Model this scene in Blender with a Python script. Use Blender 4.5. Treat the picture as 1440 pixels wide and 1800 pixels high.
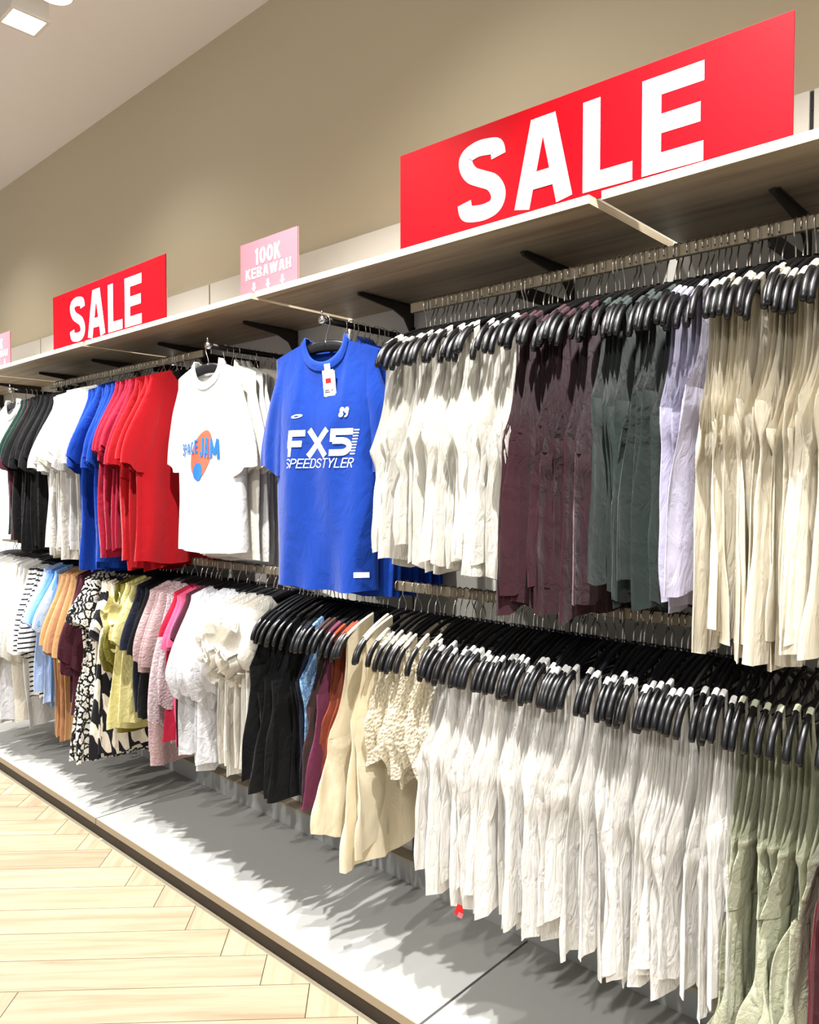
import bpy, math, random
import numpy as np
random.seed(7)
rng = np.random.default_rng(7)
for o in list(bpy.data.objects): bpy.data.objects.remove(o)
scene = bpy.context.scene
COL = scene.collection
R = math.radians
PI = math.pi

# ------------------------------------------------------------------ camera, world, lights, exposure
CAM = (0.0, -2.05, 1.53)
cd = bpy.data.cameras.new('camera'); cam = bpy.data.objects.new('camera', cd); COL.objects.link(cam)
cam.location = CAM
cam.rotation_euler = (R(90 - 1.84), 0, R(42.6))
cd.sensor_fit = 'VERTICAL'; cd.sensor_height = 36; cd.lens = 1340 / 1800 * 36
cd.clip_start = 0.02
scene.camera = cam
scene.view_settings.view_transform = 'Standard'
scene.view_settings.look = 'None'
scene.view_settings.gamma = 1
scene.view_settings.use_curve_mapping = False
scene.view_settings.exposure = 0.0

world = bpy.data.worlds.new('world'); scene.world = world
world.use_nodes = True
bg = world.node_tree.nodes['Background']
bg.inputs[0].default_value = (1.0, 0.98, 0.96, 1); bg.inputs[1].default_value = 0.56

CEIL = 3.65
def spot(name, loc, target, power, size, blend, radius, color=(1, 0.96, 0.9)):
    l = bpy.data.lights.new(name, 'SPOT'); o = bpy.data.objects.new(name, l); COL.objects.link(o)
    o.location = loc
    d = np.array(target, float) - np.array(loc, float)
    import mathutils
    o.rotation_euler = mathutils.Vector(d).to_track_quat('-Z', 'Y').to_euler()
    l.energy = power; l.spot_size = R(size); l.spot_blend = blend; l.shadow_soft_size = radius; l.color = color
    return o
for X in (0.9, -0.5, -1.9, -3.3, -4.7, -6.1):
    spot('track_spot', (X, -1.18, 3.45), (X - 0.05, -0.46, 0.10), 560, 84, 1.0, 0.028, (1, .985, .965))
    spot('aisle_spot', (X + 0.5, -3.5, 3.45), (X + 0.35, -0.45, 0.45), 290, 56, 0.9, 0.04, (1, .985, .965))
for X in (0.6, -1.4, -3.435, -5.45, -7.45):
    spot('down_spot', (X, -0.73, 3.485), (X, -0.68, 0.0), 40, 130, 1.0, 0.05, (1, .975, .94))

# ------------------------------------------------------------------ materials
def lin(c):
    return tuple(((x / 255) / 12.92 if x / 255 <= 0.04045 else ((x / 255 + 0.055) / 1.055) ** 2.4) for x in c)
MATS = {}
def base_mat(name, rgb, rough=0.8, metal=0.0, spec=0.5):
    m = bpy.data.materials.new(name); m.use_nodes = True
    nt = m.node_tree; b = nt.nodes['Principled BSDF']
    b.inputs['Base Color'].default_value = (*lin(rgb), 1)
    b.inputs['Roughness'].default_value = rough
    b.inputs['Metallic'].default_value = metal
    b.inputs['Specular IOR Level'].default_value = spec
    MATS[name] = m
    return m, nt, b
def nd(nt, t, **kw):
    n = nt.nodes.new(t)
    for k, v in kw.items(): setattr(n, k, v)
    return n
def coords(nt, scale, out='Object'):
    tc = nd(nt, 'ShaderNodeTexCoord'); mp = nd(nt, 'ShaderNodeMapping')
    mp.inputs['Scale'].default_value = scale
    nt.links.new(tc.outputs[out], mp.inputs[0]); return mp.outputs[0]
def noise(nt, vec, scale, detail=3, rough=0.5, dist=0.0):
    n = nd(nt, 'ShaderNodeTexNoise')
    n.inputs['Scale'].default_value = scale; n.inputs['Detail'].default_value = detail
    n.inputs['Roughness'].default_value = rough; n.inputs['Distortion'].default_value = dist
    nt.links.new(vec, n.inputs['Vector']); return n.outputs['Fac']
def bump(nt, b, h, strength, dist):
    n = nd(nt, 'ShaderNodeBump'); n.inputs['Strength'].default_value = strength; n.inputs['Distance'].default_value = dist
    nt.links.new(h, n.inputs['Height']); nt.links.new(n.outputs[0], b.inputs['Normal']); return n
def ramp(nt, fac, stops, interp='LINEAR'):
    r = nd(nt, 'ShaderNodeValToRGB'); r.color_ramp.interpolation = interp
    e = r.color_ramp.elements
    while len(e) < len(stops): e.new(0.5)
    for i, (p, c) in enumerate(stops): e[i].position = p; e[i].color = (*lin(c), 1)
    nt.links.new(fac, r.inputs[0]); return r.outputs[0]
def fabric(name, rgb, wr=0.35, wscale=(9, 9, 5), rough=0.92, sheen=0.15, trans=0.0):
    m, nt, b = base_mat(name, rgb, rough, 0, 0.2)
    b.inputs['Sheen Weight'].default_value = sheen
    v = coords(nt, wscale)
    h = noise(nt, v, 3.0, 4, 0.55, 1.2)
    bump(nt, b, h, wr, 0.02)
    oi = nd(nt, 'ShaderNodeObjectInfo')
    hs = nd(nt, 'ShaderNodeHueSaturation'); hs.inputs['Color'].default_value = (*lin(rgb), 1)
    mr = nd(nt, 'ShaderNodeMapRange'); mr.inputs[3].default_value = 0.92; mr.inputs[4].default_value = 1.05
    nt.links.new(oi.outputs['Random'], mr.inputs[0]); nt.links.new(mr.outputs[0], hs.inputs['Value'])
    nt.links.new(hs.outputs[0], b.inputs['Base Color'])
    if trans:
        out = nt.nodes['Material Output']
        tr = nd(nt, 'ShaderNodeBsdfTranslucent'); mx = nd(nt, 'ShaderNodeMixShader'); mx.inputs[0].default_value = trans
        nt.links.new(hs.outputs[0], tr.inputs[0])
        nt.links.new(b.outputs[0], mx.inputs[1]); nt.links.new(tr.outputs[0], mx.inputs[2]); nt.links.new(mx.outputs[0], out.inputs[0])
    return m
CRINK = (9, 9, 5)
fabric('ivory', (225, 222, 213), 0.5, (13, 13, 4), trans=0.22)
fabric('cream', (228, 220, 199), 0.3, (10, 10, 3), trans=0.2)
fabric('cream_vest', (228, 217, 188), 0.2, (6, 6, 4), trans=0.2)
fabric('cotton', (240, 238, 233), 0.55, (14, 14, 4), trans=0.24)
fabric('tee_white', (214, 213, 210), 0.3, (7, 7, 5), trans=0.15)
fabric('tee_offwhite', (224, 219, 206), 0.3, (7, 7, 5), trans=0.15)
fabric('voile', (228, 229, 232), 0.5, (10, 10, 8), trans=0.28)
fabric('burgundy', (54, 22, 30), 0.3, (8, 8, 5))
fabric('darkgreen', (38, 49, 45), 0.25, (8, 8, 4))
fabric('lavender', (180, 176, 196), 0.25, (8, 8, 4))
fabric('blacktop', (9, 9, 10), 0.3, (8, 8, 5), sheen=0.05)
fabric('charcoal', (20, 19, 22), 0.3, (8, 8, 5), sheen=0.05)
fabric('navy', (24, 27, 42), 0.3, (8, 8, 5), sheen=0.05)
fabric('blue', (5, 54, 146), 0.25, (6, 6, 3))
fabric('royal', (5, 58, 156), 0.3, (7, 7, 4))
fabric('red', (160, 2, 16), 0.22, (6, 6, 3))
fabric('crimson', (156, 18, 48), 0.3, (7, 7, 4))
fabric('maroon', (70, 26, 40), 0.3, (7, 7, 4))
fabric('plum', (96, 36, 62), 0.3, (7, 7, 4))
fabric('wine', (92, 16, 26), 0.3, (7, 7, 4))
fabric('brown', (62, 42, 40), 0.3, (7, 7, 4))
fabric('rust', (126, 56, 34), 0.3, (7, 7, 4))
fabric('tan', (172, 124, 90), 0.3, (7, 7, 4))
fabric('ochre', (186, 146, 100), 0.3, (7, 7, 4))
fabric('skyblue', (104, 156, 222), 0.3, (7, 7, 4))
fabric('paleblue', (176, 198, 230), 0.3, (7, 7, 4))
fabric('olive', (98, 92, 26), 0.5, (9, 9, 7))
fabric('yellow', (212, 204, 140), 0.4, (9, 9, 7))
fabric('pink', (208, 86, 124), 0.3, (7, 7, 4))
fabric('mauve', (162, 136, 136), 0.5, (14, 14, 20))
fabric('darkgreentee', (22, 48, 40), 0.3, (7, 7, 4))
def sage():
    m = fabric('sage', (180, 182, 156), 0.35, (12, 12, 10), trans=0.12)
    nt = m.node_tree; b = nt.nodes['Principled BSDF']
    v = coords(nt, (9, 9, 9)); vo = nd(nt, 'ShaderNodeTexVoronoi'); vo.inputs['Scale'].default_value = 1.0
    nt.links.new(v, vo.inputs['Vector'])
    r = ramp(nt, vo.outputs['Distance'], [(0, (255, 255, 255)), (0.14, (255, 255, 255)), (0.2, (0, 0, 0))])
    old = [n for n in nt.nodes if n.bl_idname == 'ShaderNodeBump'][0]
    b2 = nd(nt, 'ShaderNodeBump'); b2.inputs['Strength'].default_value = 0.7; b2.inputs['Distance'].default_value = 0.004
    nt.links.new(r, b2.inputs['Height']); nt.links.new(old.outputs[0], b2.inputs['Normal']); nt.links.new(b2.outputs[0], b.inputs['Normal'])
sage()
def smock():
    m = fabric('smocked', (232, 224, 202), 0.4, (10, 10, 10), trans=0.12)
    nt = m.node_tree; b = nt.nodes['Principled BSDF']
    v = coords(nt, (60, 60, 60)); vo = nd(nt, 'ShaderNodeTexVoronoi'); vo.inputs['Scale'].default_value = 1.6
    nt.links.new(v, vo.inputs['Vector']); bump(nt, b, vo.outputs['Distance'], 0.9, 0.006)
smock()
def pattern_mats():
    m = fabric('stripe', (240, 240, 238), 0.3, (7, 7, 4)); nt = m.node_tree; b = nt.nodes['Principled BSDF']
    v = coords(nt, (1, 1, 1)); w = nd(nt, 'ShaderNodeTexWave'); w.bands_direction = 'Z'
    w.inputs['Scale'].default_value = 12.5; w.inputs['Distortion'].default_value = 0.6; w.inputs['Detail Scale'].default_value = 2
    nt.links.new(v, w.inputs['Vector'])
    nt.links.new(ramp(nt, w.outputs['Fac'], [(0, (26, 30, 40)), (0.2, (26, 30, 40)), (0.3, (240, 240, 238))]), b.inputs['Base Color'])
    m = fabric('floral', (230, 226, 214), 0.3, (7, 7, 4)); nt = m.node_tree; b = nt.nodes['Principled BSDF']
    v = coords(nt, (30, 30, 30)); vo = nd(nt, 'ShaderNodeTexVoronoi'); vo.feature = 'DISTANCE_TO_EDGE'; vo.inputs['Scale'].default_value = 1.0
    n2 = nd(nt, 'ShaderNodeTexNoise'); n2.inputs['Scale'].default_value = 4.5; nt.links.new(v, n2.inputs['Vector'])
    nt.links.new(v, vo.inputs['Vector'])
    mm = nd(nt, 'ShaderNodeMath', operation='MULTIPLY_ADD'); mm.inputs[1].default_value = 0.36; 
    nt.links.new(n2.outputs['Fac'], mm.inputs[0]); nt.links.new(vo.outputs['Distance'], mm.inputs[2])
    nt.links.new(ramp(nt, mm.outputs[0], [(0, (16, 15, 18)), (0.27, (16, 15, 18)), (0.31, (226, 222, 210)), (0.5, (238, 234, 222)), (0.56, (70, 66, 64)), (0.62, (226, 222, 210))]), b.inputs['Base Color'])
    m = fabric('zebra', (230, 222, 206), 0.3, (7, 7, 4)); nt = m.node_tree; b = nt.nodes['Principled BSDF']
    v = coords(nt, (1.4, 1.4, 0.5)); w = nd(nt, 'ShaderNodeTexWave'); w.bands_direction = 'DIAGONAL'
    w.inputs['Scale'].default_value = 6; w.inputs['Distortion'].default_value = 5; w.inputs['Detail'].default_value = 1.5; w.inputs['Detail Scale'].default_value = 1.5
    nt.links.new(v, w.inputs['Vector'])
    nt.links.new(ramp(nt, w.outputs['Fac'], [(0, (24, 24, 30)), (0.5, (24, 24, 30)), (0.56, (228, 218, 200))]), b.inputs['Base Color'])
    m = fabric('denim', (112, 156, 202), 0.4, (20, 20, 20)); nt = m.node_tree; b = nt.nodes['Principled BSDF']
    v = coords(nt, (40, 40, 16)); f = noise(nt, v, 3, 5, 0.7)
    nt.links.new(ramp(nt, f, [(0.35, (70, 118, 176)), (0.65, (160, 196, 226))]), b.inputs['Base Color'])
    m = fabric('lace', (206, 186, 188), 0.5, (20, 20, 20), trans=0.1); nt = m.node_tree; b = nt.nodes['Principled BSDF']
    v = coords(nt, (70, 70, 70)); vo = nd(nt, 'ShaderNodeTexVoronoi'); vo.inputs['Scale'].default_value = 1.4; nt.links.new(v, vo.inputs['Vector'])
    nt.links.new(ramp(nt, vo.outputs['Distance'], [(0.15, (206, 196, 198)), (0.4, (172, 154, 158))]), b.inputs['Base Color'])
    bump(nt, b, vo.outputs['Distance'], 0.6, 0.004)
pattern_mats()
m, nt, b = base_mat('plastic', (10, 10, 12), 0.32, 0, 0.5)
m, nt, b = base_mat('steel', (196, 190, 180), 0.22, 1.0)
m, nt, b = base_mat('dark_steel', (40, 38, 36), 0.4, 0.7)
m, nt, b = base_mat('chrome', (220, 220, 222), 0.12, 1.0)
m, nt, b = base_mat('champagne', (140, 128, 106), 0.45, 0.6)
m, nt, b = base_mat('bracket', (58, 52, 46), 0.45, 0.4)
m, nt, b = base_mat('panel', (216, 212, 202), 0.45)
m, nt, b = base_mat('upright', (40, 40, 42), 0.5, 0.3)
m, nt, b = base_mat('plinth_top', (160, 160, 156), 0.5)
m, nt, b = base_mat('plinth_edge', (140, 126, 104), 0.5)
m, nt, b = base_mat('kick', (38, 28, 18), 0.55)
m, nt, b = base_mat('ledge', (164, 152, 132), 0.5)
m, nt, b = base_mat('white_paint', (226, 222, 214), 0.5)
m, nt, b = base_mat('sign_white', (208, 211, 218), 0.5, 0, 0.3)
m, nt, b = base_mat('sign_red', (190, 0, 18), 0.5, 0, 0.12)
m, nt, b = base_mat('sign_pink', (206, 112, 122), 0.5, 0, 0.3)
m, nt, b = base_mat('sign_back', (222, 214, 206), 0.5)
m, nt, b = base_mat('print_white', (240, 241, 244), 0.7)
m, nt, b = base_mat('print_orange', (206, 84, 58), 0.8)
m, nt, b = base_mat('print_blue', (18, 100, 166), 0.8)
m, nt, b = base_mat('print_dark', (30, 30, 34), 0.8)
m, nt, b = base_mat('print_green', (70, 170, 90), 0.8)
m, nt, b = base_mat('tag_red', (224, 10, 20), 0.5)
m, nt, b = base_mat('tag_white', (238, 238, 234), 0.6)
m, nt, b = base_mat('tag_back', (196, 206, 190), 0.6)
m, nt, b = base_mat('wall_paint', (200, 189, 162), 0.85)
bump(nt, b, noise(nt, coords(nt, (1, 1, 1)), 180, 3), 0.05, 0.002)
m, nt, b = base_mat('ceiling_paint', (240, 237, 238), 0.9)
m, nt, b = base_mat('lamp_glow', (255, 255, 255), 0.5)
b.inputs['Emission Color'].default_value = (1, 0.97, 0.92, 1); b.inputs['Emission Strength'].default_value = 9
def wood(name, c1, c2, c3, scale, rough=0.45, along=0, rnd=True):
    m, nt, b = base_mat(name, c1, rough)
    s = [26, 26, 26]; s[along] = 1.6
    v = coords(nt, s)
    if rnd:
        oi = nd(nt, 'ShaderNodeObjectInfo'); add = nd(nt, 'ShaderNodeVectorMath', operation='ADD')
        mu = nd(nt, 'ShaderNodeMath', operation='MULTIPLY'); mu.inputs[1].default_value = 90
        nt.links.new(oi.outputs['Random'], mu.inputs[0]); nt.links.new(v, add.inputs[0]); nt.links.new(mu.outputs[0], add.inputs[1]); v = add.outputs[0]
    f = noise(nt, v, scale, 6, 0.6, 0.5)
    c = ramp(nt, f, [(0.3, c2), (0.5, c1), (0.72, c3)])
    if rnd:
        hs = nd(nt, 'ShaderNodeHueSaturation'); mr = nd(nt, 'ShaderNodeMapRange'); mr.inputs[3].default_value = 0.9; mr.inputs[4].default_value = 1.08
        nt.links.new(oi.outputs['Random'], mr.inputs[0]); nt.links.new(mr.outputs[0], hs.inputs['Value']); nt.links.new(c, hs.inputs['Color']); c = hs.outputs[0]
    nt.links.new(c, b.inputs['Base Color'])
    bump(nt, b, f, 0.08, 0.003)
wood('floor_oak', (160, 144, 120), (142, 123, 98), (172, 158, 134), 1.0)
wood('shelf_oak', (168, 150, 124), (140, 120, 96), (186, 170, 142), 1.0)
m, nt, b = base_mat('ply_edge', (222, 208, 178), 0.5)
v = coords(nt, (2, 2, 1)); w = nd(nt, 'ShaderNodeTexWave'); w.bands_direction = 'Z'; w.inputs['Scale'].default_value = 60; w.inputs['Distortion'].default_value = 0.4
nt.links.new(v, w.inputs['Vector']); nt.links.new(ramp(nt, w.outputs['Fac'], [(0, (196, 174, 138)), (0.5, (232, 220, 194))]), b.inputs['Base Color'])

# ------------------------------------------------------------------ mesh helpers
def mesh(name, verts, faces, smooth=True):
    me = bpy.data.meshes.new(name)
    me.from_pydata([tuple(map(float, p)) for p in verts], [], [tuple(int(i) for i in f) for f in faces])
    if smooth: me.polygons.foreach_set('use_smooth', [True] * len(me.polygons))
    me.update(); return me
def link(name, me, mat=None, parent=None, loc=(0, 0, 0), rot=(0, 0, 0)):
    o = bpy.data.objects.new(name, me); COL.objects.link(o)
    if mat is not None and me is not None and not me.materials: me.materials.append(MATS[mat])
    o.parent = parent; o.location = loc; o.rotation_euler = rot
    return o
def tag(o, label, cat, group=None):
    o['label'] = label; o['category'] = cat
    if group: o['group'] = group
    return o
def struct(o): o['kind'] = 'structure'; return o
class MB:
    def __init__(s): s.v = []; s.f = []
    def add(s, v, f):
        n = len(s.v); s.v += [tuple(p) for p in v]; s.f += [tuple(i + n for i in q) for q in f]
    def box(s, x0, x1, y0, y1, z0, z1):
        s.add([(x, y, z) for z in (z0, z1) for y in (y0, y1) for x in (x0, x1)],
              [(0, 2, 3, 1), (4, 5, 7, 6), (0, 1, 5, 4), (2, 6, 7, 3), (0, 4, 6, 2), (1, 3, 7, 5)])
    def tube(s, pts, r, n=6, sx=1.0, sy=1.0, up=(1, 0, 0), cap=True):
        pts = np.array(pts, float); m = len(pts)
        rr = np.full(m, r) if np.isscalar(r) else np.array(r)
        tg = np.gradient(pts, axis=0); tg /= np.linalg.norm(tg, axis=1)[:, None] + 1e-9
        up = np.array(up, float); V = []
        for i in range(m):
            a = up - tg[i] * up.dot(tg[i])
            if np.linalg.norm(a) < 1e-3: a = np.array((0, 1, 0)) - tg[i] * tg[i][1]
            a /= np.linalg.norm(a); c = np.cross(tg[i], a)
            for k in range(n):
                t = 2 * PI * k / n
                V.append(pts[i] + rr[i] * (sx * math.cos(t) * a + sy * math.sin(t) * c))
        F = [(i * n + k, i * n + (k + 1) % n, (i + 1) * n + (k + 1) % n, (i + 1) * n + k) for i in range(m - 1) for k in range(n)]
        if cap: F += [tuple(range(n))[::-1], tuple((m - 1) * n + k for k in range(n))]
        s.add(V, F)
    def cyl(s, x, y, z0, z1, r, n=24):
        s.tube([(x, y, z0), (x, y, z1)], r, n)
    def build(s, name, mat, parent=None, smooth=False, loc=(0, 0, 0), rot=(0, 0, 0), bevel=0):
        o = link(name, mesh(name, s.v, s.f, smooth), mat, parent, loc, rot)
        if bevel:
            md = o.modifiers.new('bevel', 'BEVEL'); md.width = bevel; md.segments = 2; md.limit_method = 'ANGLE'
        return o
def catmull(pts, n=8, closed=False):
    P = np.array(pts, float); out = []
    m = len(P)
    for i in range(m if closed else m - 1):
        if closed: p0, p1, p2, p3 = P[i - 1], P[i], P[(i + 1) % m], P[(i + 2) % m]
        else: p0, p1, p2, p3 = P[max(i - 1, 0)], P[i], P[i + 1], P[min(i + 2, m - 1)]
        for k in range(n):
            t = k / n
            out.append(0.5 * ((2 * p1) + (-p0 + p2) * t + (2 * p0 - 5 * p1 + 4 * p2 - p3) * t * t + (-p0 + 3 * p1 - 3 * p2 + p3) * t ** 3))
    if not closed: out.append(P[-1])
    return np.array(out)

# ------------------------------------------------------------------ room
XL, XR = -9.0, 2.2
YF = -4.6
mb = MB(); mb.box(XL, XR, 0.03, 0.13, 0, CEIL); wall = struct(mb.build('wall_back', 'wall_paint'))
mb = MB(); mb.box(XL, XR, YF, 0.13, CEIL, CEIL + 0.1); struct(mb.build('ceiling', 'ceiling_paint'))
mb = MB(); mb.box(XL, XR, YF, 0.13, -0.12, -0.006); floor = struct(mb.build('floor', 'kick'))
# herringbone planks, 45 degrees to the wall
PL, PW = 0.88, 0.152
g = 0.0013
mbp = MB(); mbp.box(g, PL - g, g, PW - g, -0.006, 0.0)
plank_me = mesh('plank', mbp.v, mbp.f, False); plank_me.materials.append(MATS['floor_oak'])
c45 = math.sqrt(0.5)
OX, OY = -2.216 - PL * c45, -0.563 - PL * c45          # origin of one plank running to its end by the plinth
def uv2w(u, v): return (OX + (u + v) * c45, OY + (u - v) * c45)
np_ = 0
for i in range(-60, 60):
    for k in range(-8, 9):
        bu, bv = i * PW + k * PL, i * PW - k * PL
        for kind in (0, 1):
            # H plank: [0,L]x[0,w] ; V plank: [0,w]x[w,w+L]
            if kind == 0: cu, cv = bu + PL / 2, bv + PW / 2
            else: cu, cv = bu + PW / 2, bv + PW + PL / 2
            x, y = uv2w(cu, cv)
            if not (-5.8 < x < 0.9 and -2.9 < y < -0.1) or y - (PL + PW) / 2 * c45 > -0.52: continue
            if kind == 0:
                lx, ly = uv2w(bu, bv + PW); rot = PI / 4          # local x -> u, local y -> -v
            else:
                lx, ly = uv2w(bu, bv + PW); rot = -PI / 4         # local x -> v, local y -> u
            o = link('plank', plank_me, None, floor, (lx, ly, 0), (0, 0, rot)); np_ += 1
mb = MB(); mb.box(XL, XR, -0.562, -0.548, 0, 0.004); struct(mb.build('trim_1', 'ply_edge'))

# wall panels and slotted uprights
UP = [-0.556 - 0.656 * k for k in range(-3, 11)]
panelling = None
for i in range(len(UP) - 1):
    x1, x0 = UP[i], UP[i + 1]
    mb = MB(); mb.box(x0 + 0.005, x1 - 0.005, 0.0, 0.03, 0.185, 2.497)
    mb.build('panel', 'panel', wall, bevel=0.0015)
for x in UP:
    mb = MB(); mb.box(x - 0.005, x + 0.005, 0.008, 0.03, 0.185, 2.497)
    for z in np.arange(0.3, 2.45, 0.05): mb.box(x - 0.0022, x + 0.0022, 0.006, 0.009, z, z + 0.026)
    mb.build('slotted_upright', 'upright', wall)
mb = MB(); mb.box(XL, XR, -0.055, 0.03, 0.0, 0.178); o = mb.build('baseboard_back', 'plinth_top'); struct(o)
mb = MB(); mb.box(XL, XR, -0.058, 0.03, 0.178, 0.187); mb.build('ledge', 'ledge', o)

# plinth modules
PJ = [2.1, 0.55, -1.324, -3.20, -5.08, -6.96]
pn = ['in the right foreground under the sage tops', 'in the middle under the white camisoles', 'under the coloured clothes', 'at the far left']
for i in range(1, 5):
    x1, x0 = PJ[i], PJ[i + 1]
    r = link('display_plinth', None, None, None, ((x0 + x1) / 2, -0.31, 0)); cx = (x0 + x1) / 2
    mb = MB(); mb.box(x0 - cx + 0.004, x1 - cx - 0.004, -0.262, 0.253, 0.076, 0.10); mb.build('top_board', 'plinth_top', r, bevel=0.001)
    mb = MB(); mb.box(x0 - cx + 0.004, x1 - cx - 0.004, -0.265, -0.262, 0.0735, 0.10); mb.build('edge_band', 'plinth_edge', r)
    mb = MB(); mb.box(x0 - cx, x1 - cx, -0.237, 0.25, 0.0, 0.0755); mb.build('kick_board', 'kick', r)
    tag(r, 'low grey display plinth ' + pn[i - 1], 'plinth', 'grey floor plinths')

# shelf boards and brackets
SZ = 2.205
SB = [(1.4, -0.868), (-0.9, -2.184), (-2.21, -3.496), (-3.522, -4.808), (-4.834, -6.12), (-6.146, -7.43)]
sn = ['nearest oak shelf board, at the right under the big red sign', 'oak shelf board between the big red sign and the pink sign',
      'oak shelf board between the pink 100K sign and the far red sign', 'oak shelf board under the left half of the far red sign',
      'oak shelf board at the far left under the cut-off pink sign', 'farthest oak shelf board past the left edge']
for (x1, x0), lab in list(zip(SB, sn))[:5]:
    cx = (x0 + x1) / 2; w2 = (x1 - x0) / 2
    r = link('shelf_board', None, None, None, (cx, 0, SZ - 0.02))
    mb = MB(); mb.box(-w2 + 0.0012, w2 - 0.0012, -0.4588, -0.002, 0, 0.02); mb.build('panel', 'shelf_oak', r)
    mb = MB(); mb.box(-w2, w2, -0.46, -0.4588, 0, 0.02); mb.build('front_edge', 'ply_edge', r)
    mb = MB(); mb.box(w2 - 0.0012, w2, -0.4588, -0.002, 0, 0.02); mb.build('end_edge', 'ply_edge', r)
    mb = MB(); mb.box(-w2, -w2 + 0.0012, -0.4588, -0.002, 0, 0.02); mb.build('end_edge', 'ply_edge', r)
    tag(r, lab, 'shelf', 'oak shelf boards along the wall')
ORD = ['first', 'second', 'third', 'fourth', 'fifth', 'sixth', 'seventh', 'eighth', 'ninth', 'tenth', 'eleventh', 'twelfth', 'thirteenth', 'fourteenth',
       'fifteenth', 'sixteenth', 'seventeenth', 'eighteenth', 'nineteenth', 'twentieth']
TENS = {2: 'twenty', 3: 'thirty', 4: 'forty', 5: 'fifty', 6: 'sixty'}
def ordw(i):
    if i < 20: return ORD[i]
    t, u = divmod(i + 1, 10)
    if u == 0: return {2: 'twentieth', 3: 'thirtieth', 4: 'fortieth', 5: 'fiftieth', 6: 'sixtieth'}[t]
    return TENS[t] + '-' + ORD[u - 1]
bx = [x for x in UP if -6 < x < 0]
for i, x in enumerate(bx):
    prof = [(0.0, 0.0), (-0.27, 0.0), (-0.27, -0.012), (-0.10, -0.030), (-0.045, -0.052), (-0.016, -0.095), (-0.012, -0.16), (0.0, -0.16)]
    t = 0.004; n = len(prof)
    V = [(-t, y, z) for y, z in prof] + [(t, y, z) for y, z in prof]
    F = [tuple(range(n)), tuple(range(2 * n - 1, n - 1, -1))] + [(k, n + k, n + (k + 1) % n, (k + 1) % n) for k in range(n)]
    r = link('shelf_bracket', None, None, None, (x, -0.001, SZ - 0.0205))
    link('arm', mesh('bracket_arm', V, F, False), 'bracket', r)
    mb = MB(); mb.box(-0.012, 0.012, -0.265, -0.03, -0.003, 0.0); mb.build('flange', 'bracket', r)
    tag(r, 'dark steel bracket under the shelf, %s from the right edge' % ordw(i), 'bracket', 'shelf brackets')

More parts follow.
